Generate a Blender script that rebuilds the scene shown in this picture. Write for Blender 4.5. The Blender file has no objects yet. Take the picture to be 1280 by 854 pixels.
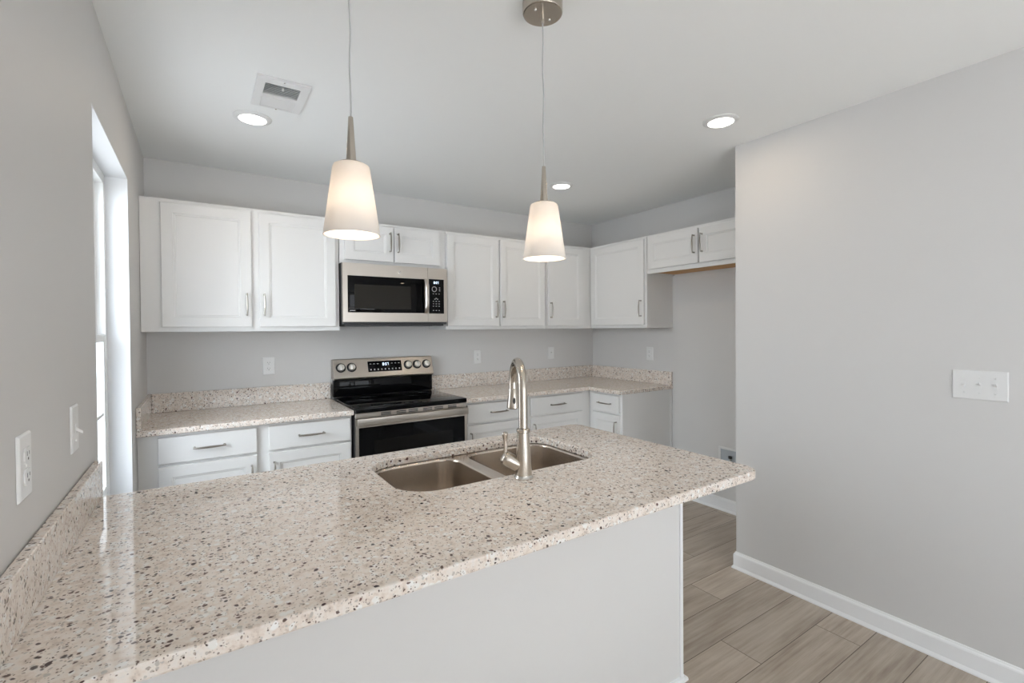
import bpy, bmesh, math, random
from mathutils import Vector, Matrix
random.seed(7)
S = bpy.context.scene
COL = S.collection
PI = math.pi

# ------------------------------------------------------------------ camera
CAM = dict(f=591.6448, cx=.2704, cy=-3.5649, cz=1.4039, yaw=.5822, pitch=-.0115, roll=-.0082, sy=-.0073)
cd = bpy.data.cameras.new('camera'); cam = bpy.data.objects.new('camera', cd); COL.objects.link(cam)
def cam_axes():
    c = CAM
    r = Vector((math.cos(c['yaw']), -math.sin(c['yaw']), 0)); f = Vector((math.sin(c['yaw']), math.cos(c['yaw']), 0)); u = Vector((0, 0, 1))
    cp, sp = math.cos(c['pitch']), math.sin(c['pitch']); f, u = cp*f+sp*u, cp*u-sp*f
    cr, sr = math.cos(c['roll']), math.sin(c['roll']); r, u = cr*r+sr*u, cr*u-sr*r
    return r, u, f
_r, _u, _f = cam_axes()
cam.matrix_world = Matrix(((_r.x, _u.x, -_f.x, CAM['cx']), (_r.y, _u.y, -_f.y, CAM['cy']), (_r.z, _u.z, -_f.z, CAM['cz']), (0, 0, 0, 1)))
cd.sensor_fit = 'HORIZONTAL'; cd.sensor_width = 36; cd.lens = CAM['f']*36/1280; cd.shift_y = CAM['sy']
cd.clip_start = .02; cd.clip_end = 60
S.camera = cam

# ------------------------------------------------------------------ world, daylight, exposure
H, W, WS = 2.4426, 3.5951, 2.8583           # ceiling height, far right wall, near right wall
YS, YN = -1.989, -7.2                       # where the near right wall begins, wall behind the camera
wd = bpy.data.worlds.new('world'); S.world = wd; wd.use_nodes = True
wd.node_tree.nodes['Background'].inputs[0].default_value = (.88, .94, 1, 1)
wd.node_tree.nodes['Background'].inputs[1].default_value = 4.7
S.view_settings.view_transform = 'Standard'; S.view_settings.look = 'None'
S.view_settings.gamma = 1; S.view_settings.use_curve_mapping = False
S.view_settings.exposure = 0.04
S.cycles.use_denoising = True
S.cycles.max_bounces = 10; S.cycles.diffuse_bounces = 6; S.cycles.sample_clamp_indirect = 6
def area(name, loc, rot, sx, sy, power, col):
    l = bpy.data.lights.new(name, 'AREA'); l.shape = 'RECTANGLE'; l.size = sx; l.size_y = sy; l.energy = power; l.color = col
    o = bpy.data.objects.new(name, l); COL.objects.link(o); o.location = loc; o.rotation_euler = rot
    return o
# daylight entering at the side window and at the glazed doors behind the camera
def aim(v): return Vector(v).to_track_quat('-Z', 'Y').to_euler()
area('daylight_side_window', (-1.05, -1.5, 1.85), aim((.86, .10, -.42)), 1.4, 1.3, 70, (.82, .92, 1))
area('daylight_dining_window', (-1.25, -5.0, 2.3), aim((.78, .25, -.58)), 1.8, 1.6, 60, (.46, .70, 1))
area('daylight_glazed_doors', (1.43, YN-.35, 1.2), (PI/2, 0, 0), 2.3, 2.1, 8, (.95, .95, .92))
sun = bpy.data.lights.new('sun', 'SUN'); sun.energy = 51; sun.angle = .009; sun.color = (.78, .87, 1)
suno = bpy.data.objects.new('sun', sun); COL.objects.link(suno); suno.rotation_euler = Vector((-.12, .77, -.64)).to_track_quat('-Z', 'Y').to_euler()

# ------------------------------------------------------------------ materials
def mat(name, col, rough=.5, metal=0, spec=.5):
    m = bpy.data.materials.new(name); m.use_nodes = True
    b = m.node_tree.nodes['Principled BSDF']
    b.inputs['Base Color'].default_value = (*col, 1); b.inputs['Roughness'].default_value = rough
    b.inputs['Metallic'].default_value = metal; b.inputs['Specular IOR Level'].default_value = spec
    return m
class NT:
    def __init__(s, m): s.t = m.node_tree; s.b = s.t.nodes['Principled BSDF']
    def n(s, typ, **kw):
        x = s.t.nodes.new(typ)
        for k, v in kw.items(): setattr(x, k, v)
        return x
    def put(s, sock, v):
        if isinstance(v, (int, float)): sock.default_value = v
        elif isinstance(v, tuple): sock.default_value = v if len(v) != 3 or sock.type != 'RGBA' else (*v, 1)
        else: s.t.links.new(v, sock)
    def math(s, op, a, b=0.0, c=None):
        x = s.n('ShaderNodeMath', operation=op); s.put(x.inputs[0], a); s.put(x.inputs[1], b)
        if c is not None: s.put(x.inputs[2], c)
        return x.outputs[0]
    def mix(s, fac, a, b):
        x = s.n('ShaderNodeMix', data_type='RGBA'); s.put(x.inputs[0], fac); s.put(x.inputs[6], a); s.put(x.inputs[7], b)
        return x.outputs[2]
    def ramp(s, fac, stops):
        x = s.n('ShaderNodeValToRGB'); s.put(x.inputs[0], fac); e = x.color_ramp.elements
        while len(e) < len(stops): e.new(.5)
        for el, (p, c) in zip(e, stops): el.position = p; el.color = (*c, 1) if len(c) == 3 else c
        return x.outputs[0]
    def pos(s): return s.n('ShaderNodeNewGeometry').outputs['Position']
    def mapped(s, vec, scale=(1, 1, 1), rot=(0, 0, 0)):
        x = s.n('ShaderNodeMapping'); s.put(x.inputs[0], vec); x.inputs[3].default_value = scale; x.inputs[2].default_value = rot
        return x.outputs[0]
    def noise(s, vec, scale, detail=2, rough=.5, out=0):
        x = s.n('ShaderNodeTexNoise'); s.put(x.inputs['Vector'], vec); x.inputs['Scale'].default_value = scale
        x.inputs['Detail'].default_value = detail; x.inputs['Roughness'].default_value = rough
        return x.outputs[out]
    def bump(s, h, strength, dist=.001):
        x = s.n('ShaderNodeBump'); s.put(x.inputs['Height'], h); x.inputs['Strength'].default_value = strength; x.inputs['Distance'].default_value = dist
        s.t.links.new(x.outputs[0], s.b.inputs['Normal'])

def paint(name, col, rough, scale=420, strength=.12):
    m = mat(name, col, rough, 0, .35); t = NT(m)
    t.bump(t.noise(t.pos(), scale, 3), strength, .0006)
    return m
WALL = paint('wall_paint', (.64, .63, .62), .55)
CEIL = paint('ceiling_paint', (.85, .86, .855), .8, 260, .25)
TRIM = mat('trim_paint', (.86, .865, .87), .35)
CAB = paint('cabinet_paint', (.74, .735, .725), .36, 90, .03)
PLASTIC = mat('white_plastic', (.75, .75, .745), .32)
RETURNS = paint('window_return_paint', (.70, .71, .72), .5)
VINYL = mat('window_vinyl', (.88, .89, .89), .3)

def granite():
    m = mat('granite', (.6, .55, .5), .05, 0, .5); t = NT(m)
    p = t.pos()
    d = t.noise(p, 60, 2, .5, 1)
    va = t.n('ShaderNodeVectorMath', operation='MULTIPLY_ADD'); t.put(va.inputs[0], d); va.inputs[1].default_value = (.012, .012, .012); t.put(va.inputs[2], p)
    q = va.outputs[0]
    base = t.ramp(t.noise(p, 48, 4, .7), [(.32, (.55, .46, .395)), (.45, (.725, .635, .56)), (.58, (.78, .72, .66)), (.72, (.69, .655, .62))])
    def layer(scale, cut, size, tint):
        v = t.n('ShaderNodeTexVoronoi', feature='F1'); t.put(v.inputs['Vector'], q); v.inputs['Scale'].default_value = scale
        sp = t.n('ShaderNodeSeparateColor'); t.put(sp.inputs[0], v.outputs['Color'])
        a = t.math('LESS_THAN', sp.outputs[0], cut)
        sz = t.math('MULTIPLY', t.math('MULTIPLY_ADD', sp.outputs[1], .7, .5), size)
        x = t.n('ShaderNodeMapRange', interpolation_type='SMOOTHSTEP'); t.put(x.inputs[0], v.outputs['Distance'])
        t.put(x.inputs[1], sz); t.put(x.inputs[2], t.math('MULTIPLY', sz, .6)); x.inputs[3].default_value = 0; x.inputs[4].default_value = 1
        return t.math('MULTIPLY', a, x.outputs[0]), t.ramp(sp.outputs[2], tint)
    c = base
    for args in ((70, .30, .62, [(0, (.78, .76, .72)), (1, (.84, .83, .81))]),
                 (130, .24, .5, [(0, (.46, .39, .33)), (1, (.52, .50, .47))]),
                 (210, .32, .5, [(0, (.20, .15, .125)), (1, (.42, .37, .33))]),
                 (105, .22, .47, [(0, (.035, .022, .02)), (.6, (.13, .085, .07)), (1, (.09, .085, .085))]),
                 (62, .16, .36, [(0, (.04, .025, .025)), (.5, (.15, .07, .06)), (1, (.05, .045, .045))])):
        f, col = layer(*args); c = t.mix(f, c, col)
    t.t.links.new(c, t.b.inputs['Base Color'])
    return m
GRANITE = granite()

def steel(name, col, rough, axis, amp=.1):
    m = mat(name, col, rough, 1); t = NT(m)
    sc = [900, 900, 900]; sc[axis] = 6
    n = t.noise(t.mapped(t.pos(), tuple(sc)), 1, 2, .6)
    t.t.links.new(t.math('MULTIPLY_ADD', n, amp, rough-amp*.5), t.b.inputs['Roughness'])
    return m
STEEL = steel('brushed_steel', (.55, .51, .465), .29, 0, .05)
SINKSTEEL = steel('sink_steel', (.60, .535, .47), .25, 0, .04)
NICKEL = steel('brushed_nickel', (.54, .49, .43), .24, 2, .06)
PULLMETAL = mat('pull_nickel', (.36, .335, .30), .28, 1)
CHROME = mat('satin_chrome', (.68, .65, .61), .18, 1)
KNOBFACE = mat('knob_steel', (.75, .74, .72), .3, 1)
BLACK = mat('black_glass', (.0025, .0025, .003), .04, 0, .16)
BLACKP = mat('black_plastic', (.014, .014, .015), .35)
DARKCASE = mat('dark_case', (.045, .045, .047), .4)
SCREEN = mat('oven_screen', (.018, .016, .013), .08, 0, .16)
PRINT = mat('pale_print', (.55, .55, .55), .5)
DUCT = mat('duct_grey', (.20, .23, .24), .7)
def wood_bare():
    m = mat('bare_plywood', (.6, .35, .14), .6); t = NT(m)
    n = t.noise(t.mapped(t.pos(), (60, 5, 60)), 1, 3, .6)
    t.t.links.new(t.ramp(n, [(.3, (.52, .27, .09)), (.7, (.66, .38, .15))]), t.b.inputs['Base Color'])
    return m
BARE = wood_bare()
def emit(name, col, strength):
    m = bpy.data.materials.new(name); m.use_nodes = True; b = m.node_tree.nodes['Principled BSDF']
    b.inputs['Base Color'].default_value = (*col, 1); b.inputs['Emission Color'].default_value = (*col, 1); b.inputs['Emission Strength'].default_value = strength
    return m
LENS = emit('lit_lens', (1, .96, .90), 6)
DIGIT = emit('lit_digits', (.80, .90, 1), 1.1)
BULB = emit('lit_bulb', (1, .83, .64), 58)
def shade_glass():
    m = bpy.data.materials.new('opal_glass'); m.use_nodes = True; t = m.node_tree; t.nodes.clear()
    o = t.nodes.new('ShaderNodeOutputMaterial'); d = t.nodes.new('ShaderNodeBsdfDiffuse'); tr = t.nodes.new('ShaderNodeBsdfTranslucent')
    g = t.nodes.new('ShaderNodeBsdfGlossy'); a = t.nodes.new('ShaderNodeMixShader'); b = t.nodes.new('ShaderNodeMixShader')
    d.inputs[0].default_value = (.88, .84, .80, 1); tr.inputs[0].default_value = (.86, .86, .86, 1); g.inputs['Roughness'].default_value = .15
    a.inputs[0].default_value = .42; b.inputs[0].default_value = .04
    t.links.new(d.outputs[0], a.inputs[1]); t.links.new(tr.outputs[0], a.inputs[2]); t.links.new(a.outputs[0], b.inputs[1]); t.links.new(g.outputs[0], b.inputs[2]); t.links.new(b.outputs[0], o.inputs[0])
    return m
SHADE = shade_glass()
def clear_glass():
    m = bpy.data.materials.new('window_glass'); m.use_nodes = True; t = m.node_tree; t.nodes.clear()
    o = t.nodes.new('ShaderNodeOutputMaterial'); tr = t.nodes.new('ShaderNodeBsdfTransparent'); g = t.nodes.new('ShaderNodeBsdfGlossy')
    f = t.nodes.new('ShaderNodeLayerWeight'); f.inputs['Blend'].default_value = .5
    pw = t.nodes.new('ShaderNodeMath'); pw.operation = 'POWER'; pw.inputs[1].default_value = 5; t.links.new(f.outputs['Facing'], pw.inputs[0])
    ma = t.nodes.new('ShaderNodeMath'); ma.operation = 'MULTIPLY_ADD'; ma.inputs[1].default_value = .7; ma.inputs[2].default_value = .04; t.links.new(pw.outputs[0], ma.inputs[0])
    mx = t.nodes.new('ShaderNodeMixShader'); g.inputs['Roughness'].default_value = .02
    t.links.new(ma.outputs[0], mx.inputs[0]); t.links.new(tr.outputs[0], mx.inputs[1]); t.links.new(g.outputs[0], mx.inputs[2]); t.links.new(mx.outputs[0], o.inputs[0])
    return m
GLASS = clear_glass()

def plank_floor():
    m = mat('vinyl_plank', (.4, .33, .27), .38, 0, .4); t = NT(m)
    sp = t.n('ShaderNodeSeparateXYZ'); t.put(sp.inputs[0], t.pos()); x, y = sp.outputs[0], sp.outputs[1]
    v = t.math('DIVIDE', t.math('ADD', y, 1.77+.1825*40), .1825); row = t.math('FLOOR', v); fv = t.math('FRACT', v)
    wn = t.n('ShaderNodeTexWhiteNoise', noise_dimensions='1D'); t.put(wn.inputs['W'], row)
    # the row 2.50 to 2.68 m out from the back wall has a joint at x = 2.665
    off = t.math('MULTIPLY', t.math('FRACT', t.math('MULTIPLY', t.math('SUBTRACT', row, 35), .382)), 1.22)
    u = t.math('DIVIDE', t.math('ADD', t.math('SUBTRACT', x, 2.665-12.2), off), 1.22); cell = t.math('FLOOR', u); fu = t.math('FRACT', u)
    cv = t.n('ShaderNodeCombineXYZ'); t.put(cv.inputs[0], row); t.put(cv.inputs[1], cell)
    w2 = t.n('ShaderNodeTexWhiteNoise', noise_dimensions='3D'); t.put(w2.inputs['Vector'], cv.outputs[0])
    sh = t.n('ShaderNodeVectorMath', operation='MULTIPLY_ADD'); t.put(sh.inputs[0], w2.outputs['Color']); sh.inputs[1].default_value = (7, 7, 7); t.put(sh.inputs[2], t.pos())
    q = sh.outputs[0]
    wv = t.n('ShaderNodeTexWave', wave_type='BANDS', bands_direction='Y'); t.put(wv.inputs['Vector'], t.mapped(q, (.9, 9, 1)))
    wv.inputs['Scale'].default_value = 1.1; wv.inputs['Distortion'].default_value = 9; wv.inputs['Detail'].default_value = 3; wv.inputs['Detail Scale'].default_value = .8
    g1 = t.noise(t.mapped(q, (3.5, 95, 95)), 1, 5, .65)
    g2 = t.noise(t.mapped(q, (2.6, 14, 14)), 1, 3, .55)
    k = t.math('ADD', t.math('MULTIPLY', g1, .42), t.math('ADD', t.math('MULTIPLY', g2, .53), t.math('MULTIPLY', wv.outputs['Fac'], .05)))
    c = t.ramp(k, [(.3, (.27, .21, .16)), (.43, (.405, .335, .265)), (.56, (.49, .42, .342)), (.72, (.57, .50, .42))])
    tone = t.math('MULTIPLY_ADD', w2.outputs['Value'], .22, .88)
    hs = t.n('ShaderNodeHueSaturation'); t.put(hs.inputs['Color'], c); t.put(hs.inputs['Value'], tone); hs.inputs['Saturation'].default_value = .95
    seam = t.math('MAXIMUM', t.math('LESS_THAN', fv, .017), t.math('LESS_THAN', fu, .0026))
    t.t.links.new(t.mix(seam, hs.outputs[0], (.12, .09, .07)), t.b.inputs['Base Color'])
    t.bump(t.math('SUBTRACT', g1, t.math('MULTIPLY', seam, 2)), .15, .001)
    return m
FLOOR = plank_floor()

# ------------------------------------------------------------------ mesh helpers
def BM(): return bmesh.new()
def box(bm, x0, x1, y0, y1, z0, z1, bev=0, seg=2):
    r = bmesh.ops.create_cube(bm, size=1); vs = r['verts']
    for v in vs: v.co = Vector(((x0+x1)/2+v.co.x*(x1-x0), (y0+y1)/2+v.co.y*(y1-y0), (z0+z1)/2+v.co.z*(z1-z0)))
    if bev:
        es = list({e for v in vs for e in v.link_edges})
        bmesh.ops.bevel(bm, geom=es, offset=bev, segments=seg, affect='EDGES', profile=.5)
    return bm
def tube(bm, pts, rad, n=12, caps=True):
    pts = [Vector(p) for p in pts]; N = len(pts)
    if not isinstance(rad, (list, tuple)): rad = [rad]*N
    T = [(pts[min(i+1, N-1)]-pts[max(i-1, 0)]).normalized() for i in range(N)]
    a = T[0].orthogonal().normalized(); rings = []
    for i in range(N):
        a = (a-T[i]*a.dot(T[i])).normalized(); b = T[i].cross(a)
        rings.append([bm.verts.new(pts[i]+rad[i]*(math.cos(2*PI*k/n)*a+math.sin(2*PI*k/n)*b)) for k in range(n)])
    for i in range(N-1):
        for k in range(n): bm.faces.new((rings[i][k], rings[i][(k+1) % n], rings[i+1][(k+1) % n], rings[i+1][k]))
    if caps: bm.faces.new(rings[0][::-1]); bm.faces.new(rings[-1])
    return bm
def lathe(bm, prof, n=32, origin=(0, 0, 0), M=None, close=False):
    o = Vector(origin); rings = []
    for r, z in prof:
        if r < 1e-6: p = Vector((0, 0, z)); p = M @ p if M else p; rings.append([bm.verts.new(p+o)]); continue
        ring = []
        for k in range(n):
            p = Vector((r*math.cos(2*PI*k/n), r*math.sin(2*PI*k/n), z)); p = M @ p if M else p
            ring.append(bm.verts.new(p+o))
        rings.append(ring)
    pairs = list(zip(rings, rings[1:])) + ([(rings[-1], rings[0])] if close else [])
    for A, B in pairs:
        for k in range(n):
            k2 = (k+1) % n
            if len(A) == 1 and len(B) == 1: continue
            if len(A) == 1: bm.faces.new((A[0], B[k2], B[k]))
            elif len(B) == 1: bm.faces.new((A[k], A[k2], B[0]))
            else: bm.faces.new((A[k], A[k2], B[k2], B[k]))
    return bm
def rrect(x0, y0, x1, y1, r, n=8):
    if not isinstance(r, (list, tuple)): r = [r]*4           # corners: (x1,y0) (x1,y1) (x0,y1) (x0,y0)
    out = []
    for (cx, cy, a0, rr) in ((x1-r[0], y0+r[0], -PI/2, r[0]), (x1-r[1], y1-r[1], 0, r[1]), (x0+r[2], y1-r[2], PI/2, r[2]), (x0+r[3], y0+r[3], PI, r[3])):
        for k in range(n+1):
            a = a0+PI/2*k/n; out.append((cx+rr*math.cos(a), cy+rr*math.sin(a)))
    return out
def inset(loop, d):
    out = []; N = len(loop)
    for i in range(N):
        p, c, q = Vector(loop[i-1]), Vector(loop[i]), Vector(loop[(i+1) % N])
        e1 = (c-p); e2 = (q-c)
        if e1.length < 1e-7: e1 = e2
        if e2.length < 1e-7: e2 = e1
        e1.normalize(); e2.normalize(); n1 = Vector((-e1.y, e1.x)); n2 = Vector((-e2.y, e2.x)); b = n1+n2
        b = n1 if b.length < 1e-6 else b/(1+n1.dot(n2))
        out.append(tuple(c+b*d))
    return out
def fill(bm, loops, up):
    es = []
    for L in loops:
        for i in range(len(L)):
            a, b = L[i], L[(i+1) % len(L)]
            es.append(bm.edges.get((a, b)) or bm.edges.new((a, b)))
    r = bmesh.ops.triangle_fill(bm, use_beauty=True, use_dissolve=False, edges=es)
    for f in [g for g in r['geom'] if isinstance(g, bmesh.types.BMFace)]:
        f.normal_update()
        if (f.normal.z > 0) != up: f.normal_flip()
def slab(bm, outer, holes, z0, z1, ease=.004):
    """flat stone with eased top and bottom edges and cut-outs; OUTER runs counter-clockwise, HOLES too"""
    def rings(loop, sgn):
        R = []
        for d, z in ((ease*sgn, z0), (ease*.3*sgn, z0+ease*.3), (0, z0+ease), (0, z1-ease), (ease*.3*sgn, z1-ease*.3), (ease*sgn, z1)):
            R.append([bm.verts.new((x, y, z)) for x, y in inset(loop, d)])
        N = len(loop)
        for A, B in zip(R, R[1:]):
            for k in range(N):
                f = (A[k], A[(k+1) % N], B[(k+1) % N], B[k]); bm.faces.new(f if sgn > 0 else f[::-1])
        return R
    RO = rings(outer, 1); RH = [rings(h, -1) for h in holes]
    fill(bm, [RO[-1]]+[r[-1] for r in RH], True); fill(bm, [RO[0]]+[r[0] for r in RH], False)
    return bm
def extrude_profile(bm, prof, path_a, path_b, up=Vector((0, 0, 1)), miter_a=0, miter_b=0):
    """PROF is (out, z) pairs; runs from A to B; out points to the left of the run; miters lengthen the ends with OUT"""
    a, b = Vector(path_a), Vector(path_b); t = (b-a).normalized(); out = up.cross(t)
    A = [bm.verts.new(a+out*o+up*z-t*miter_a*o) for o, z in prof]; B = [bm.verts.new(b+out*o+up*z+t*miter_b*o) for o, z in prof]
    N = len(prof)
    for k in range(N): bm.faces.new((A[k], A[(k+1) % N], B[(k+1) % N], B[k]))
    bm.faces.new(A[::-1]); bm.faces.new(B)
    return bm
def obj(name, bm, m, parent=None, smooth=35, loc=None, rot=None):
    bmesh.ops.recalc_face_normals(bm, faces=bm.faces)
    me = bpy.data.meshes.new(name); bm.to_mesh(me); bm.free(); me.materials.append(m)
    if smooth:
        me.shade_smooth(); me.set_sharp_from_angle(angle=math.radians(smooth))
    o = bpy.data.objects.new(name, me); COL.objects.link(o)
    if parent: o.parent = parent
    if loc: o.location = loc
    if rot: o.rotation_euler = rot
    return o
def struct(name, bm, m, parent=None, smooth=0):
    o = obj(name, bm, m, parent, smooth)
    if not parent: o['kind'] = 'structure'
    return o
def tag(o, label, cat, group=None):
    o['label'] = label; o['category'] = cat
    if group: o['group'] = group
    return o
def thing(name, label, cat, loc=(0, 0, 0), rz=0, group=None):
    o = bpy.data.objects.new(name, None); COL.objects.link(o); o.location = loc; o.rotation_euler = (0, 0, rz); o.empty_display_size = .05
    return tag(o, label, cat, group)
def copy_tree(o, parent=None):
    c = o.copy(); COL.objects.link(c)
    if parent: c.parent = parent
    for ch in list(o.children): copy_tree(ch, c)
    return c

# ------------------------------------------------------------------ room shell
struct('floor', box(BM(), -.14, W+.12, YN-.14, .12, -.08, 0), FLOOR)
struct('ceiling', box(BM(), -.14, W+.12, YN-.14, .12, H, H+.1), CEIL)
WY0, WY1, WZ0, WZ1 = -1.64, -.78, .652, 2.108
VY0, VY1, VZ0, VZ1 = -5.6, -4.3, .652, 2.108       # second window in the same wall, behind the camera       # side window opening
bm = BM()
box(bm, -.14, 0, YN, VY0, 0, H); box(bm, -.14, 0, VY1, WY0, 0, H); box(bm, -.14, 0, WY1, 0, 0, H)
for y0, y1, z0, z1 in ((WY0, WY1, WZ0, WZ1), (VY0, VY1, VZ0, VZ1)): box(bm, -.14, 0, y0, y1, 0, z0); box(bm, -.14, 0, y0, y1, z1, H)
struct('wall_left', bm, WALL)
struct('wall_back', box(BM(), -.14, W+.12, 0, .12, 0, H), WALL)
struct('wall_right', box(BM(), W, W+.12, YS, 0, 0, H), WALL)
bm = BM(); box(bm, WS, WS+.12, YN, YS, 0, H); box(bm, WS+.12, W+.12, YS-.12, YS, 0, H)
struct('wall_right_near', bm, WALL)
DX0, DX1, DZ1 = .28, 2.58, 2.08                    # glazed doors behind the camera
bm = BM(); box(bm, -.14, DX0, YN-.14, YN, 0, H); box(bm, DX1, WS+.12, YN-.14, YN, 0, H); box(bm, DX0, DX1, YN-.14, YN, DZ1, H)
struct('wall_front', bm, WALL)
def sash(name, x0, x1, y0, y1, z0, z1, parent, ny, nz, sw=.035, horiz=False):
    bm = BM(); P = (lambda u0, u1, v0, v1, w0, w1: box(bm, v0, v1, u0, u1, w0, w1, .002, 1)) if not horiz else (lambda u0, u1, v0, v1, w0, w1: box(bm, u0, u1, v0, v1, w0, w1, .002, 1))
    P(y0, y0+sw, x0, x1, z0, z1); P(y1-sw, y1, x0, x1, z0, z1); P(y0+sw, y1-sw, x0, x1, z0, z0+sw); P(y0+sw, y1-sw, x0, x1, z1-sw, z1)
    xm = (x0+x1)/2
    for i in range(1, ny): u = y0+sw+(y1-y0-2*sw)*i/ny; P(u-.008, u+.008, xm-.008, xm+.008, z0+sw, z1-sw)
    for i in range(1, nz): w = z0+sw+(z1-z0-2*sw)*i/nz; P(y0+sw, y1-sw, xm-.008, xm+.008, w-.008, w+.008)
    o = struct(name, bm, VINYL, parent)
    bm = BM(); P(y0+sw, y1-sw, xm-.002, xm+.002, z0+sw, z1-sw)
    struct('pane', bm, GLASS, o)
    return o
# windows: white returns, sill, frame, two sashes with bars, panes
def hung_window(name, y0, y1, z0, z1):
    t = .006; fw = .04; zm = (z0+z1)/2
    bm = BM(); box(bm, -.08, .0005, y1-t, y1, z0, z1); box(bm, -.08, .0005, y0, y0+t, z0, z1); box(bm, -.08, .0005, y0+t, y1-t, z1-t, z1)
    win = struct(name, bm, RETURNS)
    struct('window_sill', box(BM(), -.08, .0, y0+t, y1-t, z0, z0+.012, .003), TRIM, win)
    bm = BM(); a, b, c, d = y0+t, y1-t, z0+.012, z1-t
    box(bm, -.135, -.08, a, a+fw, c, d); box(bm, -.135, -.08, b-fw, b, c, d); box(bm, -.135, -.08, a+fw, b-fw, c, c+.03); box(bm, -.135, -.08, a+fw, b-fw, d-fw, d)
    struct('window_frame', bm, VINYL, win)
    sash('lower_sash', -.107, -.082, a+fw, b-fw, c+.03, zm+.015, win, 3, 2)
    sash('upper_sash', -.134, -.109, a+fw, b-fw, zm-.015, d-fw, win, 3, 2)
hung_window('window_1', WY0, WY1, WZ0, WZ1)
hung_window('window_2', VY0, VY1, VZ0, VZ1)
# glazed doors behind the camera
door = None
bm = BM(); box(bm, DX0, DX0+.05, YN-.12, YN-.01, 0, DZ1); box(bm, DX1-.05, DX1, YN-.12, YN-.01, 0, DZ1); box(bm, DX0+.05, DX1-.05, YN-.12, YN-.01, DZ1-.05, DZ1); box(bm, DX0+.05, DX1-.05, YN-.12, YN-.01, 0, .03)
door = struct('door_1', bm, VINYL)
mx = (DX0+DX1)/2
sash('door_leaf', YN-.06, YN-.02, DX0+.05, mx+.03, .03, DZ1-.05, door, 3, 5, .08, True)
sash('door_leaf', YN-.11, YN-.07, mx-.03, DX1-.05, .03, DZ1-.05, door, 3, 5, .08, True)
# baseboards with a shoe moulding
BP = [(0, 0), (.020, 0), (.0195, .006), (.013, .017), (.012, .018), (.012, .080), (.010, .086), (.006, .090), (.004, .096), (0, .097)]
bm = BM(); extrude_profile(bm, BP, (WS, YS, 0), (WS, YN, 0), miter_a=0)
for v in bm.verts: v.co.x = 2*WS-v.co.x if v.co.x > WS else v.co.x
# wrap round the corner into the refrigerator alcove
for v in bm.verts:
    if abs(v.co.y-YS) < 1e-4: v.co.y = YS+(WS-v.co.x)
extrude_profile(bm, BP, (W, YS, 0), (WS, YS, 0), up=Vector((0, 0, 1)))
for v in bm.verts:
    if v.co.y < YS and v.co.y > YS-.03 and v.co.x > WS+.0: v.co.y = 2*YS-v.co.y
for v in bm.verts:
    if v.co.y > YS+1e-5 and abs(v.co.x-WS) < 1e-4: v.co.x = WS-(v.co.y-YS)
struct('baseboard_right_near', bm, TRIM)
bm = BM(); extrude_profile(bm, BP, (W, -.985, 0), (W, YS+.02, 0))
for v in bm.verts: v.co.x = 2*W-v.co.x if v.co.x > W else v.co.x
struct('baseboard_right', bm, TRIM)

# ------------------------------------------------------------------ cabinets
def pull(length, proj=.028, along='z'):
    """bowed bar pull, thick in the middle, on two feet; local: along Z or X, projecting to -Y"""
    bm = BM(); L = length/2; pts = []; rad = []
    for i in range(17):
        s = -1+2*i/16; pts.append((0, -proj*(.80+.20*(1-s*s)), s*L)); rad.append(.0032+.0028*(1-s*s)**1.2)
    tube(bm, pts, rad, 10)
    for sg in (-1, 1):
        tube(bm, [(0, 0, sg*(L-.006)), (0, -.003, sg*(L-.006)), (0, -proj*.5, sg*(L-.006)), (0, -proj*.84, sg*(L-.006))], [.0062, .0055, .0040, .0040], 10)
    if along == 'x':
        bmesh.ops.rotate(bm, verts=bm.verts, cent=(0, 0, 0), matrix=Matrix.Rotation(PI/2, 3, 'Y'))
    return bm
PULLS = {}
def add_pull(parent, x, y, z, along, length=.135):
    k = (along, length)
    if k not in PULLS:
        o = obj('handle', pull(length, along=along), PULLMETAL, parent); PULLS[k] = o
    else:
        o = PULLS[k].copy(); COL.objects.link(o); o.parent = parent
    o.location = (x, y, z)
    return o
def front_panel(w, h, style, th=.019):
    """door or drawer front, back face on y=0, front at y=-th, lower left corner at the origin"""
    bm = BM(); e = .003
    def rect(i, y): return [bm.verts.new(c) for c in ((i, y, i), (w-i, y, i), (w-i, y, h-i), (i, y, h-i))]
    R = [rect(0, 0), rect(0, -th+e), rect(e*.3, -th+e*.3), rect(e, -th)]
    if style == 'shaker':
        s = .056; R += [rect(s, -th), rect(s+.002, -th+.003), rect(s+.009, -th+.0045), rect(s+.012, -th+.0075)]
    bm.faces.new(R[0])
    for A, B in zip(R, R[1:]):
        for k in range(4): bm.faces.new((A[k], A[(k+1) % 4], B[(k+1) % 4], B[k]))
    bm.faces.new(R[-1][::-1])
    return bm
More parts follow.
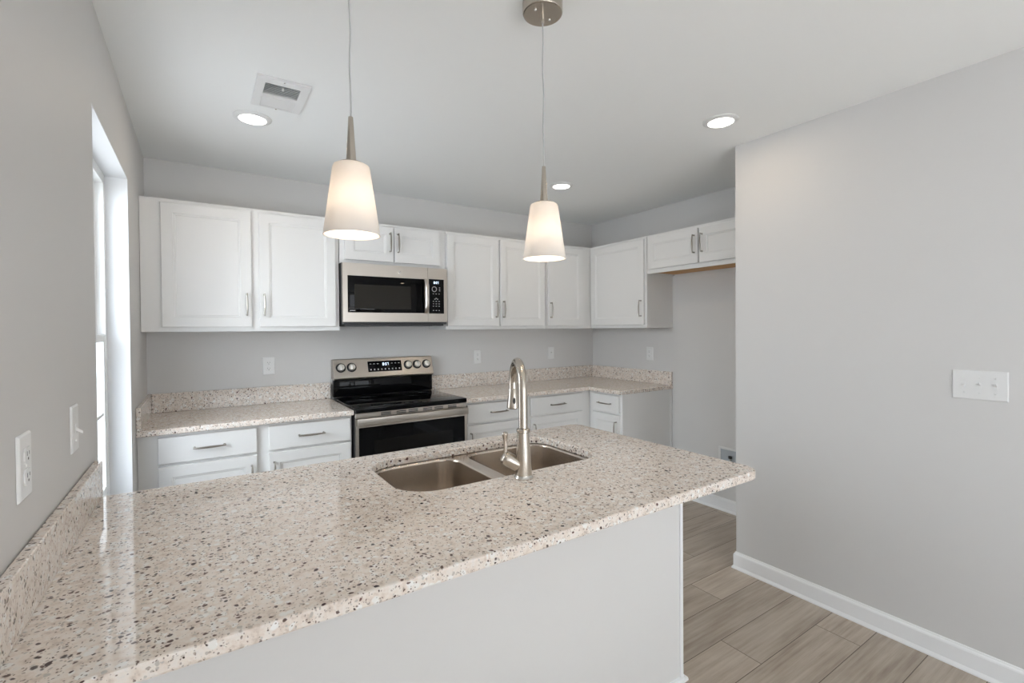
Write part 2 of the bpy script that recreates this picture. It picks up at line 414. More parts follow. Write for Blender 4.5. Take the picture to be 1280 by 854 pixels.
def cabinet(name, label, loc, rz, width, depth, z0, z1, doors=(), drawers=(), toe=0, bottom=None, group=None, front0=0, front1=None, lip=.0):
    """doors: (x0, x1, z0, z1, handle side 'l'/'r', handle z); drawers: (x0, x1, z0, z1)"""
    t = thing(name, label, 'cabinet', loc, rz, group); g = .002
    bm = BM()
    if front1 is None: front1 = width
    if toe:
        box(bm, g, width-g, -depth, -g, z0+toe, z1); box(bm, g, width-g, -depth+.07, -g, z0, z0+toe)
    elif lip:
        box(bm, g, width-g, -depth+.02, -g, z0+lip, z1); box(bm, g, g+.016, -depth+.02, -g, z0, z0+lip); box(bm, width-g-.016, width-g, -depth+.02, -g, z0, z0+lip)
        box(bm, g, width-g, -depth, -depth+.02, z0, z1)
    else:
        box(bm, g, width-g, -depth, -g, z0, z1)
    obj('body', bm, CAB, t, 0)
    if bottom:
        obj('bottom_panel', box(BM(), g+.017, width-g-.017, -depth+.021, -g-.001, z0+lip-.006, z0+lip-.0005), bottom, t, 0)['label'] = 'bare wood underside'
    for (x0, x1, a, b, side, hz) in doors:
        d = obj('door', front_panel(x1-x0, b-a, 'shaker'), CAB, t, 20, (x0, -depth-.0005, a))
        add_pull(d, (.026 if side == 'l' else x1-x0-.026), -.019, hz-a, 'z')
    for (x0, x1, a, b) in drawers:
        d = obj('drawer', front_panel(x1-x0, b-a, 'slab'), CAB, t, 20, (x0, -depth-.0005, a))
        add_pull(d, (x1-x0)/2, -.019, (b-a)/2, 'x', .145)
    return t
ZB, ZT, DU, DB = 1.4009, 2.1395, .3177, .59
UD0, UD1 = 1.427, 2.117
XR0, XR1 = 1.0445, 1.8118
UC, LC = 'white wall cabinets', 'white base cabinets'
cabinet('wall_cabinet', 'wide white double-door wall cabinet left of the microwave, beside the window wall', (0, 0, 0), 0, XR0-.003, DU, ZB, ZT,
        [(.094, .531, UD0, UD1, 'r', 1.56), (.572, 1.015, UD0, UD1, 'l', 1.56)], group=UC)
cabinet('wall_cabinet', 'short white double-door wall cabinet directly above the microwave', (XR0-.002, 0, 0), 0, XR1-XR0+.003, DU, 1.8505, ZT,
        [(.034, .367, 1.874, UD1, 'r', 2.01), (.373, .718, 1.874, UD1, 'l', 2.01)], group=UC)
cabinet('wall_cabinet', 'white double-door wall cabinet just right of the microwave', (XR1+.002, 0, 0), 0, 2.757-XR1-.003, DU, ZB, ZT,
        [(.006, .458, UD0, UD1, 'r', 1.56), (.476, .925, UD0, UD1, 'l', 1.56)], group=UC)
cabinet('wall_cabinet', 'narrow white single-door wall cabinet on the back wall, in the corner', (2.757, 0, 0), 0, W-2.757-.001, DU, ZB, ZT,
        [(.016, .415, UD0, UD1, 'l', 1.56)], group=UC)
cabinet('wall_cabinet', 'white single-door wall cabinet on the right wall, next to the refrigerator space', (W, -DU-.001, 0), -PI/2, .98-DU-.001, DU, ZB, ZT,
        [(.028, .640, UD0, UD1, 'r', 1.56)], group=UC)
cabinet('wall_cabinet', 'short white double-door cabinet with bare wood underside above the refrigerator space', (W, -.981, 0), -PI/2, 1.006, DU, 1.834, ZT,
        [(.026, .474, 1.866, UD1, 'r', 2.005), (.487, .955, 1.866, UD1, 'l', 2.005)], group=UC, bottom=BARE, lip=.018)
DRZ = (.731, .866)
cabinet('base_cabinet', 'white base cabinet with two drawers left of the range', (0, 0, 0), 0, XR0-.003, DB, 0, .8825,
        [(.084, .524, .13, .716, 'r', .60), (.583, 1.030, .13, .716, 'l', .60)], [(.084, .524, *DRZ), (.583, 1.030, *DRZ)], toe=.1, group=LC)
cabinet('base_cabinet', 'white base cabinet with two drawers right of the range, behind the faucet', (XR1+.003, 0, 0), 0, W-XR1-.005, DB, 0, .8825,
        [(.02, .541, .13, .716, 'l', .60), (.573, 1.094, .13, .716, 'l', .60)], [(.02, .541, *DRZ), (.573, 1.094, *DRZ)], toe=.1, group=LC)
bc = cabinet('base_cabinet', 'narrow white base cabinet on the right wall with plain grey-white end panel', (W, -DB-.001, 0), -PI/2, .967-DB, DB, 0, .8825,
        [(.05, .352, .13, .716, 'r', .60)], [(.05, .352, *DRZ)], toe=.1, group=LC)
obj('scribe_strip', box(BM(), .967-DB-.0015, .967-DB+.004, -.022, -.003, .0, .8825, .001, 1), CAB, bc, 0)

# ------------------------------------------------------------------ stone worktops
CT, CB = .914, .884
def splash(bm, x0, x1, y0, y1, z0, z1): box(bm, x0, x1, y0, y1, z0, z1, .002, 1)
DC = .6317; ZS = 1.0284
wl = thing('countertop', 'speckled granite countertop left of the range, with backsplash', 'countertop', (.5, -.3, CB), 0, 'granite countertops')
def local(o, bm):
    for v in bm.verts: v.co -= o.location
    return bm
obj('slab', local(wl, slab(BM(), [(.0015, -DC), (XR0, -DC), (XR0, -.0015), (.0015, -.0015)], [], CB, CT)), GRANITE, wl, 0)
bm = BM(); splash(bm, .0215, XR0, -.0215, -.0015, CT+.0003, ZS); obj('backsplash', local(wl, bm), GRANITE, wl, 0)
bm = BM(); splash(bm, .0015, .0212, -DC+.003, -.0015, CT+.0003, ZS); obj('side_splash', local(wl, bm), GRANITE, wl, 0)
wr = thing('countertop', 'L-shaped speckled granite countertop in the far right corner, with backsplash', 'countertop', (2.6, -.3, CB), 0, 'granite countertops')
WX = W-.0015
obj('slab', local(wr, slab(BM(), [(XR1, -DC), (W-DC, -DC), (W-DC, -.979), (WX, -.979), (WX, -.0015), (XR1, -.0015)], [], CB, CT)), GRANITE, wr, 0)
bm = BM(); splash(bm, XR1, WX-.0203, -.0215, -.0015, CT+.0003, ZS); obj('backsplash', local(wr, bm), GRANITE, wr, 0)
bm = BM(); splash(bm, WX-.02, WX, -.976, -.0015, CT+.0003, ZS); obj('side_splash', local(wr, bm), GRANITE, wr, 0)
PX1, PY0, PY1 = 1.878, -2.681, -1.716
SX0, SX1, SY0, SY1 = .768, 1.556, -2.238, -1.818       # sink cut-out
wp = thing('countertop', 'large pale speckled granite peninsula countertop in the foreground with a sink cut-out', 'countertop', (.95, -2.2, CB), 0, 'granite countertops')
outer = [(.0015, PY0)] + rrect(.0015, PY0, PX1, PY1, [.055, .05, .0, .0], 8)[:18] + [(.0015, PY1)]
hole = rrect(SX0, SY0, SX1, SY1, [.095, .095, .11, .12], 10)
obj('slab', local(wp, slab(BM(), outer, [hole], CB, CT, .005)), GRANITE, wp, 0)
bm = BM(); splash(bm, .0015, .0215, PY0+.004, PY1+.004, CT+.0003, ZS-.008); obj('side_splash', local(wp, bm), GRANITE, wp, 0)

# ------------------------------------------------------------------ peninsula base
pb = thing('peninsula_base', 'white half-wall base under the peninsula countertop, facing the camera', 'cabinet', (.93, -2.1, 0))
PE, PF = 1.858, -2.37
bm = BM(); box(bm, .003, PE-.02, PF+.012, PY1-.05, .1, .8825-.24); box(bm, .003, PE-.02, PF+.012, PY1-.12, 0, .1)
box(bm, .003, .70, PF+.012, PY1-.05, .6425, .8825); box(bm, 1.62, PE-.02, PF+.012, PY1-.05, .6425, .8825); box(bm, .70, 1.62, PF+.012, PF+.03, .6425, .8825); box(bm, .70, 1.62, PY1-.07, PY1-.05, .6425, .8825)
obj('body', local(pb, bm), CAB, pb, 0)
obj('front_panel', local(pb, box(BM(), .003, PE-.004, PF, PF+.0115, 0, .8825)), CAB, pb, 0)
obj('end_panel', local(pb, box(BM(), PE-.0195, PE-.003, PF+.0115, PY1-.05, 0, .8825)), CAB, pb, 0)
obj('corner_trim', local(pb, box(BM(), PE-.018, PE, PF-.0055, PF+.013, .0, .8825, .002, 1)), TRIM, pb, 0)
SP = [(0, 0), (.016, 0), (.0155, .006), (.011, .015), (0, .019)]
bm = BM(); extrude_profile(bm, SP, (.003, PF, 0), (PE-.0, PF, 0))
for v in bm.verts: v.co.y = 2*PF-v.co.y if v.co.y > PF else v.co.y
extrude_profile(bm, SP, (PE, PF-.016, 0), (PE, PY1-.05, 0))
for v in bm.verts: v.co.x = 2*PE-v.co.x if v.co.x < PE and v.co.y > PF-.0161 and v.co.x > PE-.0161 and v.co.z < .0195 and (abs(v.co.y-PF+.016) < 1e-4 or abs(v.co.y-PY1+.05) < 1e-4) and v.co.x != PE else v.co.x
obj('shoe_moulding', local(pb, bm), TRIM, pb, 0)
for i, (x0, x1) in enumerate(((.08, .46), (.475, .72), (.76, 1.18), (1.19, 1.61))):
    d = obj('door', front_panel(x1-x0, .60, 'shaker'), CAB, pb, 20, Vector((x1, PY1-.0495, .12))-pb.location, (0, 0, PI))
    add_pull(d, .03, -.019, .48, 'z')

# ------------------------------------------------------------------ sink
sk = thing('kitchen_sink', 'stainless steel undermount sink with two bowls set in the peninsula countertop', 'sink', (1.16, -2.03, CB))
BOWLS = [(SX0+.004, SY0+.004, 1.122, SY1-.004, [.05, .075, .10, .11]), (1.166, SY0+.004, SX1-.004, SY1-.004, [.09, .09, .075, .05])]
bm = BM(); zf = CB-.0008
fo = [bm.verts.new((x, y, zf)) for x, y in rrect(SX0-.02, SY0-.02, SX1+.02, SY1+.02, .1, 8)]
inner = []
for (x0, y0, x1, y1, r) in BOWLS: inner.append([bm.verts.new((x, y, zf)) for x, y in rrect(x0, y0, x1, y1, r, 10)])
fill(bm, [fo]+inner, True)
obj('rim', local(sk, bm), SINKSTEEL, sk, 30)
for (x0, y0, x1, y1, r) in BOWLS:
    bm = BM(); R = []
    for d, z in ((0, zf-.0002), (.0015, zf-.002), (.004, zf-.005), (.0043, zf-.009), (.006, zf-.03), (.016, zf-.15), (.0165, zf-.16), (.022, zf-.178), (.034, zf-.188), (.06, zf-.192)):
        R.append([bm.verts.new((x, y, z)) for x, y in rrect(x0+d, y0+d, x1-d, y1-d, [max(q-d*.4, .03) for q in r], 10)])
    N = len(R[0])
    for A, B in zip(R, R[1:]):
        for k in range(N): bm.faces.new((A[k], B[k], B[(k+1) % N], A[(k+1) % N]))
    bm.faces.new(R[-1])
    o = obj('bowl', local(sk, bm), SINKSTEEL, sk, 40)
    bm = BM(); lathe(bm, [(0, .0015), (.018, .0015), (.032, .003), (.043, .004), (.045, .0005)], 28, ((x0+x1)/2, (y0+y1)/2, zf-.192))
    obj('drain', local(sk, bm), CHROME, o, 40)

# ------------------------------------------------------------------ faucet
FX, FY = 1.149, -2.2925
fc = thing('kitchen_faucet', 'tall brushed nickel gooseneck pull-down faucet standing behind the sink', 'faucet', (FX, FY, CT))
sd = Vector((.40, .917, 0)).normalized(); hd = Vector((-sd.y, sd.x, 0))
bm = BM(); lathe(bm, [(.0, .0003), (.031, .0003), (.0315, .004), (.028, .009), (.0265, .012), (.0265, .0125), (0, .0125)], 36); obj('base_flange', bm, CHROME, fc, 40)
bm = BM(); lathe(bm, [(.0275, .0127), (.0265, .04), (.0245, .075), (.0215, .115), (.0192, .15)], 32); obj('body', bm, NICKEL, fc, 40)
bm = BM(); lathe(bm, [(.0192, .1502), (.0222, .152), (.0222, .160), (.0195, .163), (.0155, .164)], 32); obj('collar', bm, NICKEL, fc, 40)
zc = .280; ra = .094; pts = [(0, 0, .1645), (0, 0, .20), (0, 0, .25)]
for i in range(25):
    a = PI-PI*1.03*i/24; p = sd*(ra+ra*math.cos(a)); pts.append((p.x, p.y, zc+ra*math.sin(a)))
bm = BM(); tube(bm, pts, .0150, 24); obj('spout', bm, NICKEL, fc, 50)
e = Vector(pts[-1]); ax = (Vector(pts[-1])-Vector(pts[-2])).normalized()
P = lambda s: e+ax*s
bm = BM(); tube(bm, [P(.0005), P(.003), P(.025), P(.05), P(.068), P(.072)], [.0158, .0170, .0182, .0215, .0238, .0230], 24); sh = obj('spray_head', bm, NICKEL, fc, 50)
sv = -sd; up = -ax                                  # rocker button on the side that faces the camera
bm = BM(); c = P(.044)+sv*.0195
bmesh.ops.create_uvsphere(bm, u_segments=16, v_segments=10, radius=1)
M3 = Matrix((hd*.0052, sv*.0045, up*.0125)).transposed()
for v in bm.verts: v.co = c+M3 @ v.co
obj('spray_button', bm, BLACKP, fc, 60)['label'] = 'black rocker button'
bm = BM(); tube(bm, [P(.073), P(.0735), P(.0745)], [.019, .019, .0175], 24); obj('aerator', bm, BLACKP, fc, 40)
h0 = Vector((0, 0, .032)); h1 = hd*.069+Vector((0, 0, .075)); hv = (h1-h0)
bm = BM(); tube(bm, [h0+hv*s for s in (.25, .3, .75, .9, .98, 1.02)], [.0205, .0215, .0240, .0230, .018, .008], 22); hb = obj('handle', bm, NICKEL, fc, 50)
l0 = h0+hv*.86+Vector((0, 0, .010)); lv = (hd*.02+Vector((0, 0, 1))).normalized()
bm = BM(); tube(bm, [l0+lv*s for s in (0, .02, .045, .062, .066, .071, .074)], [.0066, .0062, .0072, .0080, .0100, .0100, .0075], 16); obj('lever', bm, NICKEL, hb, 50)

# ------------------------------------------------------------------ range
def seven_seg(bm, text, x, z, h, y, fn):
    w = h*.55; s = h*.13
    seg = {'a': (0, w, h-s, h), 'b': (w-s, w, h/2, h), 'c': (w-s, w, 0, h/2), 'd': (0, w, 0, s), 'e': (0, s, 0, h/2), 'f': (0, s, h/2, h), 'g': (0, w, h/2-s/2, h/2+s/2)}
    code = {'0': 'abcdef', '7': 'abc', '8': 'abcdefg'}
    for ch in text:
        if ch == ':':
            for zz in (h*.28, h*.66): fn(bm, x, x+s, zz, zz+s)
            x += s*2.2; continue
        for k in code[ch]: a0, a1, b0, b1 = seg[k]; fn(bm, x+a0, x+a1, z*0+b0, b1)
        x += w+s*1.4
rg = thing('range', 'freestanding stainless steel electric range with black glass cooktop and oven door', 'stove', ((XR0+XR1)/2, 0, 0))
hw = .3795
bm = BM(); box(bm, -hw, hw, -.625, -.03, .06, .895); box(bm, -hw+.02, hw-.02, -.60, -.05, 0, .06); obj('body', bm, BLACKP, rg, 0)
obj('cooktop', box(BM(), -hw, hw, -.655, -.075, .8955, .925, .005, 3), BLACK, rg, 40)
RING = mat('burner_print', (.035, .035, .036), .25)
for (x, y, r) in ((-.19, -.50, .115), (.19, -.50, .09), (-.19, -.22, .075), (.19, -.22, .1)):
    bm = BM(); lathe(bm, [(r-.0012, .9251), (r+.0012, .9251), (r+.0012, .9254), (r-.0012, .9254)], 48, (x, y, 0), close=True); obj('burner_ring', bm, RING, rg, 0)
# riser and slanted backguard
bm = BM(); box(bm, -hw+.004, hw-.004, -.075, -.03, .9255, 1.056, .003); obj('riser', bm, BLACK, rg, 40)
TB, BBK = (-.052, 1.192), (-.098, 1.052)            # front face of the backguard: top and bottom (y, z)
def prism(bm, prof, x0, x1):
    A = [bm.verts.new((x0, y, z)) for y, z in prof]; B = [bm.verts.new((x1, y, z)) for y, z in prof]; N = len(prof)
    for k in range(N): bm.faces.new((A[k], A[(k+1) % N], B[(k+1) % N], B[k]))
    bm.faces.new(A[::-1]); bm.faces.new(B); return bm
bm = prism(BM(), [(-.012, 1.192), (-.012, 1.056), (-.085, 1.046), BBK, (-.100, 1.060), (-.056, 1.189), TB], -hw+.002, hw-.002)
bg = obj('backguard', bm, STEEL, rg, 0)
ta = math.atan2(.044, .129)                         # tilt of the face
def on_guard(x, s): return Vector((x, -.100+.044*s, 1.060+.129*s))
def guard_part(name, bm, m, x, s, parent=bg, lift=.0):
    o = obj(name, bm, m, parent, 40); p = on_guard(x, s); n = Vector((0, -math.cos(ta), math.sin(ta)))
    o.location = p+n*lift; o.rotation_euler = (-ta, 0, 0); return o
disp = guard_part('display', box(BM(), -.128, .128, -.0025, .002, -.040, .040, .001), BLACK, -.004, .55)
bm = BM(); seven_seg(bm, '8:07', -.018, 0, .020, 0, lambda b, x0, x1, z0, z1: box(b, x0, x1, -.0032, -.0026, z0+.006, z1+.006))
obj('clock_digits', bm, DIGIT, disp, 0)
for i in range(9):
    if i in (3, 4, 5): continue
    bm = BM(); box(bm, -.006, .006, -.0031, -.0026, -.002, .002); obj('touch_key', bm, PRINT, disp, 0, (-.108+.027*i, 0, .02))
for i in range(9):
    bm = BM(); box(bm, -.0045, .0045, -.0031, -.0026, -.006, .004); obj('touch_key', bm, PRINT, disp, 0, (-.108+.027*i, 0, -.022))
def knob(x, s):
    Mx = Matrix.Rotation(PI/2, 4, 'X')              # lathe axis to -Y
    bm = BM(); lathe(bm, [(0, .0), (.034, .0), (.034, .004), (.031, .007), (0, .007)], 28, M=Mx); k = guard_part('knob', bm, BLACKP, x, s)
    bm = BM(); lathe(bm, [(.0245, .0072), (.0235, .020), (.0215, .0225), (0, .023)], 28, M=Mx); obj('knob_face', bm, KNOBFACE, k, 40)
    bm = BM(); box(bm, -.0035, .0035, -.030, -.0225, -.021, .021, .002); obj('grip', bm, KNOBFACE, k, 40)
for x in (-.325, -.25, .176, .249, .326): knob(x, .56)
# vent trim, handle, door, drawer
bm = BM(); box(bm, -hw+.001, hw-.001, -.648, -.6255, .862, .8945, .002, 1); vt = obj('vent_trim', bm, STEEL, rg, 0)
for x in (-.19, -.09, -.01, .09, .17, .27):
    for z in (.873, .8835):
        obj('slot', box(BM(), x-.032, x+.032, -.6486, -.6482, z-.0030, z+.0030), BLACKP, vt, 0)
bm = BM(); box(bm, -hw+.001, -hw+.018, -.655, -.6255, .215, .858); box(bm, hw-.018, hw-.001, -.655, -.6255, .215, .858); box(bm, -hw+.018, hw-.018, -.655, -.6255, .805, .858); box(bm, -hw+.018, hw-.018, -.655, -.6255, .215, .235)
dr = obj('oven_door', bm, STEEL, rg, 0)
obj('door_glass', box(BM(), -hw+.0185, hw-.0185, -.656, -.628, .2355, .8045, .003, 1), BLACK, dr, 0)
obj('inner_window', box(BM(), -.27, .27, -.6566, -.6562, .36, .72), mat('oven_inner', (.006, .0055, .005), .06, 0, .16), dr, 0)
bm = BM(); box(bm, -hw+.004, hw-.004, -.688, -.672, .820, .866, .005, 3); hn = obj('oven_handle', bm, STEEL, dr, 40)
for sx in (-1, 1): obj('handle_bracket', box(BM(), sx*(hw-.022)-.012, sx*(hw-.022)+.012, -.6715, -.6565, .826, .854, .003, 1), STEEL, hn, 0)
obj('storage_drawer', box(BM(), -hw+.001, hw-.001, -.650, -.6255, .065, .208, .003, 1), STEEL, rg, 0)

# ------------------------------------------------------------------ microwave
mw = thing('microwave', 'stainless steel over-the-range microwave mounted above the range', 'microwave', ((XR0+XR1)/2, 0, 1.4415))
mz = 1.4415; L, R_ = 1.047, 1.793; cxm = mw.location.x
l_, r_ = L-cxm, R_-cxm+.0
obj('body', box(BM(), l_+.002, r_+.012, -.350, -.003, 0, 1.849-mz, .002, 1), DARKCASE, mw, 0)
split = 1.640-cxm
z0, z1 = 1.457-mz, 1.845-mz
FYm = -.388
wz0, wz1 = 1.519-mz, 1.763-mz; wx0, wx1 = 1.078-cxm, 1.612-cxm
bm = BM(); box(bm, l_, wx0, FYm, -.351, z0, z1); box(bm, wx0, split-.001, FYm, -.351, z0, wz0); box(bm, wx0, split-.001, FYm, -.351, wz1, z1); box(bm, wx1, split-.001, FYm, -.351, wz0, wz1)
bmesh.ops.remove_doubles(bm, verts=bm.verts, dist=1e-5)
md = obj('door', bm, STEEL, mw, 0)
obj('door_glass', box(BM(), wx0+.0003, wx1-.0003, FYm-.001, -.353, wz0+.0003, wz1-.0003, .004, 2), BLACK, md, 30)
obj('inner_window', box(BM(), 1.122-cxm, 1.512-cxm, FYm-.0016, FYm-.0012, 1.545-mz, 1.705-mz), SCREEN, md, 0)
bm = BM(); pts = [(wx1+.013, FYm-.028*(1-abs(s)**4), (wz0+wz1)/2+s*(wz1-wz0)/2) for s in [i/8-1 for i in range(17)]]
for i in range(17): pass
A = []
for (x, y, z) in pts: A.append([bm.verts.new((x-.0145, y-.002, z)), bm.verts.new((x-.008, y-.008, z)), bm.verts.new((x+.008, y-.008, z)), bm.verts.new((x+.0145, y-.002, z)), bm.verts.new((x+.0145, y+.006 if y < FYm-.008 else FYm-.0003, z)), bm.verts.new((x-.0145, y+.006 if y < FYm-.008 else FYm-.0003, z))])
for P0, P1 in zip(A, A[1:]):
    for k in range(6): bm.faces.new((P0[k], P0[(k+1) % 6], P1[(k+1) % 6], P1[k]))
bm.faces.new(A[0]); bm.faces.new(A[-1])
obj('handle', bm, STEEL, md, 40)
bm = BM(); lathe(bm, [(0, 0), (.0115, 0), (.0115, .0008), (.010, .0012), (.0098, .0007), (0, .0007)], 28, (1.432-cxm, FYm, 1.802-mz), Matrix.Rotation(PI/2, 4, 'X'))
eb = obj('emblem', bm, CHROME, md, 40)
bm = BM()
for (ax_, az, rr) in ((-.0032, 0, .0034), (.0032, 0, .0034)):
    q = [(1.432-cxm+ax_+rr*math.cos(a*PI/7), FYm-.0012, 1.802-mz+az+rr*1.2*math.sin(a*PI/7)) for a in range(1, 13)]
    tube(bm, q, .0005, 6)
obj('monogram', bm, DARKCASE, eb, 0)
bm = BM()
for i in range(6): box(bm, wx0+.012+i*.006, wx0+.0165+i*.006, FYm-.0014, FYm-.0011, wz0+.010, wz0+.0145)
obj('badge_print', bm, PRINT, md, 0)
cp0, cp1, cz0, cz1 = 1.648-cxm, 1.766-cxm, 1.517-mz, 1.766-mz
obj('control_frame', box(BM(), split+.001, r_, FYm, -.351, z0, z1), STEEL, mw, 0)
cp = obj('control_panel', box(BM(), cp0, cp1, FYm-.0015, FYm-.0003, cz0, cz1, .0005, 1), BLACK, mw, 0)
bm = BM(); seven_seg(bm, '8:07', cp0+.038, 0, .016, 0, lambda b, x0, x1, za, zb: box(b, x0, x1, FYm-.0022, FYm-.0016, 1.733-mz+za, 1.733-mz+zb))
obj('clock_digits', bm, DIGIT, cp, 0)
bm = BM(); lathe(bm, [(.0155, .0), (.0195, 0), (.0195, .0012), (.0155, .0012)], 32, (cp0+.042, FYm-.0016, 1.694-mz), Matrix.Rotation(PI/2, 4, 'X'), close=True); obj('dial_ring', bm, PRINT, cp, 40)
for (ix, iz) in [(2.2, 1.706), (2.2, 1.694), (2.2, 1.683)] + [(c_, z_) for z_ in (1.660, 1.606, 1.588, 1.571, 1.540) for c_ in (0, 1, 2)] + [(.55, 1.622), (1, 1.628), (1.45, 1.622)]:
    x = cp0+.034+.0225*ix
    obj('key', box(BM(), x-.0045, x+.0045, FYm-.0021, FYm-.0016, iz-mz-.0022, iz-mz+.0022), PRINT, cp, 0)
bm = BM(); box(bm, l_+.02, r_-.01, -.345, -.02, -.012, -.0005, .002, 1); uf = obj('underside', bm, DARKCASE, mw, 0)
for x in (-.2, .16): obj('grease_filter', box(BM(), x-.12, x+.12, -.30, -.06, -.0145, -.0125), DUCT, uf, 0)

# ------------------------------------------------------------------ pendants
def pendant(label, x, y, zbot):
    t = thing('pendant_lamp', label, 'lamp', (x, y, H), 0, 'pendants over the peninsula')
    bm = BM(); lathe(bm, [(0, -.0005), (.0620, -.0005), (.0635, -.003), (.0635, -.037), (.0618, -.0405), (.058, -.0418), (.054, -.0415), (0, -.0415)], 40); cn = obj('canopy', bm, NICKEL, t, 40)
    bm = BM(); lathe(bm, [(.0048, -.0416), (.0048, -.067), (.0036, -.0705), (.0025, -.071)], 16); obj('strain_relief', bm, NICKEL, cn, 40)
    for s in (-1, 1):
        bm = BM(); bmesh.ops.create_uvsphere(bm, u_segments=12, v_segments=8, radius=.0045, matrix=Matrix.Translation((s*.034, s*.008, -.0425))); obj('screw', bm, CHROME, cn, 60)
    zb = zbot-H; zt = zb+.176; zst = zt+.118
    pts = [(0.0013*math.sin(i*1.1), .0008*math.sin(i*.7), -.070+(zst+.070)*i/14) for i in range(15)]
    bm = BM(); tube(bm, pts, .0021, 10); obj('cord', bm, mat('pale_cord', (.50, .50, .50), .4), t, 60)
    bm = BM(); lathe(bm, [(.0052, zst), (.0058, zst-.001), (.0125, zt+.004), (.030, zt+.003), (.0305, zt+.0005), (.0, zt+.0005)], 28); obj('stem', bm, NICKEL, t, 40)
    w = .003
    bm = BM(); lathe(bm, [(.012, zt), (.036, zt-.0005), (.0425, zt-.004), (.0450, zt-.011), (.0680, zb+.002), (.0690, zb), (.0660, zb), (.0650, zb+.002), (.0420, zt-.012), (.040, zt-.008), (.034, zt-.0045), (.012, zt-.004)], 48, close=True)
    obj('shade', bm, SHADE, t, 50)
    bm = BM(); bmesh.ops.create_uvsphere(bm, u_segments=20, v_segments=14, radius=1)
    for v in bm.verts: v.co = Vector((v.co.x*.028, v.co.y*.028, zb+.072+v.co.z*.034))
    b = obj('bulb', bm, BULB, t, 60)
    return t
pendant('opal glass pendant lamp at the left, hanging in front of the wide wall cabinet', .590, -2.357, 1.640)
pendant('opal glass pendant lamp above the faucet, its round nickel canopy in view', 1.192, -2.357, 1.626)

# ------------------------------------------------------------------ ceiling fixtures
def downlight(label, x, y):
    t = thing('recessed_light', label, 'ceiling light', (x, y, H), 0, 'recessed ceiling lights')
    bm = BM(); lathe(bm, [(.061, -.010), (.070, -.0085), (.084, -.003), (.085, -.0004), (.061, -.0004)], 48, close=True); obj('trim_ring', bm, PLASTIC, t, 40)
    bm = BM(); lathe(bm, [(.0605, -.001), (.0605, -.0075), (.045, -.0095), (0, -.0105)], 48); obj('lens', bm, LENS, t, 40)
    l = bpy.data.lights.new('lens_light', 'AREA'); l.shape = 'DISK'; l.size = .11; l.energy = 1.17; l.color = (1, .79, .55)
    lo = bpy.data.objects.new('lens_light', l); COL.objects.link(lo); lo.parent = t; lo.location = (0, 0, -.012)
    return t
downlight('round lit ceiling light at the left beside the air register', .497, -.935)
downlight('round lit ceiling light at the right, close to the near right wall', 2.476, -2.145)
downlight('small round lit ceiling light beyond the right pendant, nearest the far corner', 2.478, -.880)
vt = thing('ceiling_register', 'white two-way air register set in the ceiling left of the pendants', 'vent', (.577, -1.26, H))
x0, x1, y0, y1 = -.102, .102, -.146, .146
A1, A2 = (-.100, .005), (.033, .132)
hx0, hx1 = -.068, .068
bm = BM()
loop = [(x0, y0), (x1, y0), (x1, y1), (x0, y1)]
box(bm, x0, hx0, y0, y1, -.010, -.0005, .0); box(bm, hx1, x1, y0, y1, -.010, -.0005)
for (a, b) in ((y0, A1[0]), (A1[1], A2[0]), (A2[1], y1)): box(bm, hx0, hx1, a, b, -.010, -.0005)
bmesh.ops.remove_doubles(bm, verts=bm.verts, dist=1e-5)
fr = obj('frame', bm, PLASTIC, vt, 0)
obj('duct', box(BM(), hx0, hx1, A1[0], A2[1], -.0009, -.0005), DUCT, vt, 0)
for (a, b), sg in ((A1, 1), (A2, -1)):
    for i in range(9):
        yc = a+(b-a)*(i+.5)/9
        bm = BM(); box(bm, hx0, hx1, -.0045, .0045, -.0004, .0004)
        bmesh.ops.rotate(bm, verts=bm.verts, cent=(0, 0, 0), matrix=Matrix.Rotation(sg*math.radians(38), 3, 'X'))
        obj('louver', bm, PLASTIC, vt, 0, (0, yc, -.006))
obj('damper_lever', box(BM(), -.004, .004, -.092, -.075, -.020, -.010, .001, 1), PLASTIC, vt, 0)
for y in (y0+.012, y1-.006):
    bm = BM(); lathe(bm, [(.0, -.0125), (.003, -.012), (.0042, -.0101)], 12, (0, y, 0)); obj('screw', bm, CHROME, vt, 0)

# ------------------------------------------------------------------ outlets and switches
def plate(t, w=.072, h=.117):
    bm = BM(); e = .004
    R = []
    for i, y in ((0, -.0005), (0, -.002), (.0015, -.004), (e, -.0055)): R.append([bm.verts.new(c) for c in ((-w/2+i, y, -h/2+i), (w/2-i, y, -h/2+i), (w/2-i, y, h/2-i), (-w/2+i, y, h/2-i))])
    for A, B in zip(R, R[1:]):
        for k in range(4): bm.faces.new((A[k], A[(k+1) % 4], B[(k+1) % 4], B[k]))
    bm.faces.new(R[0]); bm.faces.new(R[-1][::-1])
    return obj('cover_plate', bm, PLASTIC, t, 0)
SLOT = mat('slot_dark', (.05, .05, .05), .6)
def screw(t, x, z):
    bm = BM(); lathe(bm, [(0, .0072), (.0028, .0068), (.0034, .0056)], 12, (x, 0, z), Matrix.Rotation(PI/2, 4, 'X')); obj('screw', bm, PLASTIC, t, 40)
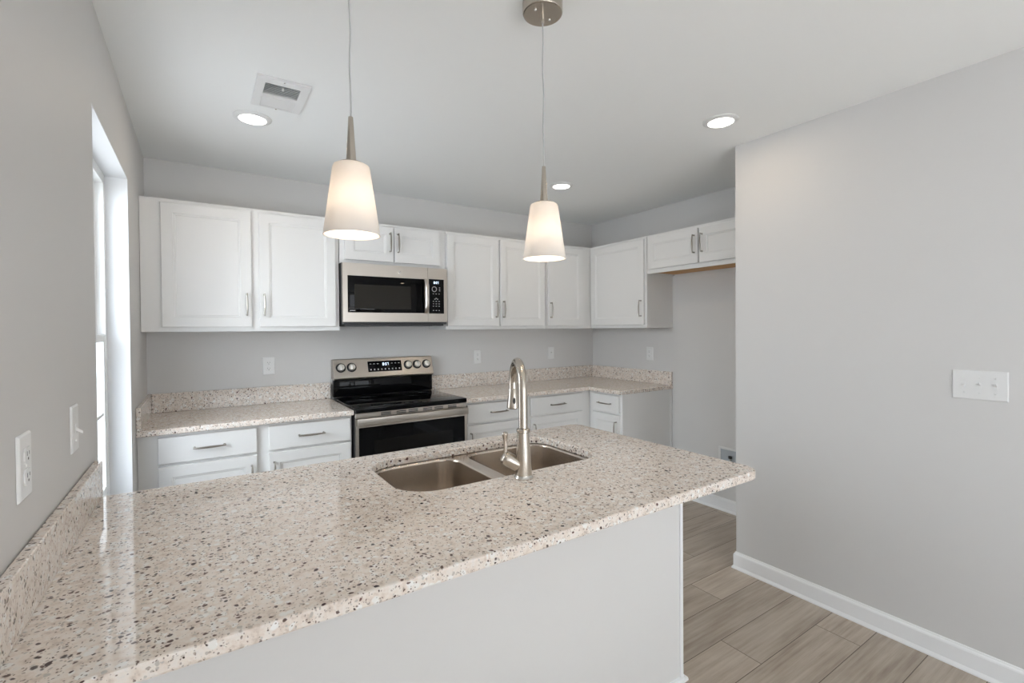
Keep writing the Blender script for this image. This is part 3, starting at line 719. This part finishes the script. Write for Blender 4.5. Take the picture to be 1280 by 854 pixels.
def outlet(label, loc, rz, group=None):
    t = thing('wall_outlet', label, 'outlet', loc, rz, group); plate(t)
    for s in (-1, 1):
        bm = BM(); out = [(-.0170, -.008), (-.0170, .008), (-.0115, .0142), (.0115, .0142), (.0170, .008), (.0170, -.008), (.0115, -.0142), (-.0115, -.0142)]
        A = [bm.verts.new((x, -.0056, z+s*.0195)) for x, z in out]; B = [bm.verts.new((x, -.0078, z+s*.0195)) for x, z in out]; C_ = [bm.verts.new((x*.94, -.0084, z*.94+s*.0195)) for x, z in out]
        for P0, P1 in ((A, B), (B, C_)):
            for k in range(8): bm.faces.new((P0[k], P0[(k+1) % 8], P1[(k+1) % 8], P1[k]))
        bm.faces.new(C_); r = obj('receptacle', bm, PLASTIC, t, 0)
        bm = BM(); box(bm, -.0072, -.0054, -.0088, -.0085, s*.0195-.0005, s*.0195+.0075); box(bm, .0054, .0072, -.0088, -.0085, s*.0195+.0005, s*.0195+.0070)
        lathe(bm, [(0, .0088), (.0024, .0088), (.0024, .0085)], 10, (0, 0, s*.0195-.0062), Matrix.Rotation(PI/2, 4, 'X')); obj('slots', bm, SLOT, r, 0)
    screw(t, 0, 0)
    return t
def toggle(t, x, up):
    bm = BM(); box(bm, x-.0052, x+.0052, -.0068, -.0056, -.0115, .0115); c = obj('toggle_collar', bm, PLASTIC, t, 0)
    bm = BM(); sg = 1 if up else -1
    q = [(x, -.0070, sg*.001), (x, -.013, sg*.006), (x, -.019, sg*.0105)]
    A = []
    for (cx_, cy_, cz_), r in zip(q, (.0042, .0036, .0032)): A.append([bm.verts.new((cx_+dx*r, cy_, cz_+dz*r)) for dx, dz in ((-1, -1), (1, -1), (1, 1), (-1, 1))])
    for P0, P1 in zip(A, A[1:]):
        for k in range(4): bm.faces.new((P0[k], P0[(k+1) % 4], P1[(k+1) % 4], P1[k]))
    bm.faces.new(A[0]); bm.faces.new(A[-1]); obj('toggle', bm, PLASTIC, c, 0)
    for z in (-.0302, .0302): screw(t, x, z)
def switch(label, loc, rz, n, ups):
    t = thing('light_switch', label, 'switch', loc, rz); plate(t, .072+.046*(n-1))
    for i in range(n): toggle(t, (i-(n-1)/2)*.046, ups[i])
    return t
outlet('white duplex outlet on the left wall, nearest the camera above the granite splash', (0, -2.374, 1.164), PI/2)
switch('white single toggle switch on the left wall, beside the window', (0, -1.968, 1.162), PI/2, 1, [False])
outlet('white duplex outlet on the back wall, left of the range', (.652, 0, 1.166), 0)
outlet('white duplex outlet on the back wall, just right of the range', (2.258, 0, 1.164), 0)
switch('white single wall plate on the back wall, near the far corner', (3.058, 0, 1.170), 0, 1, [True])
outlet('white duplex outlet on the right wall above the corner countertop', (W, -.735, 1.172), -PI/2)
switch('white triple toggle switch on the near right wall', (WS, -3.016, 1.163), -PI/2, 3, [False, True, True])
# ice-maker supply box, low on the alcove wall
ib = thing('water_supply_box', 'small white recessed supply box low on the wall of the refrigerator space', 'supply box', (W, -1.49, .40), -PI/2)
bm = BM(); a, b = .088, .072
box(bm, -a, -b, -.006, -.0005, -a, a, .001, 1); box(bm, b, a, -.006, -.0005, -a, a, .001, 1); box(bm, -b, b, -.006, -.0005, b, a, .001, 1); box(bm, -b, b, -.006, -.0005, -a, -b, .001, 1)
obj('frame', bm, PLASTIC, ib, 0)
obj('back_plate', box(BM(), -b, b, -.0016, -.0005, -b, b), mat('grey_back_plate', (.42, .45, .48), .5), ib, 0)
bm = BM(); tube(bm, [(.01, -.004, -.07), (.01, -.012, -.06), (.01, -.012, .012)], .006, 12); vl = obj('valve', bm, CHROME, ib, 50)
bm = BM(); tube(bm, [(.01, -.012, .013), (.01, -.012, .03)], [.014, .014], 14); obj('valve_knob', bm, SLOT, vl, 50)
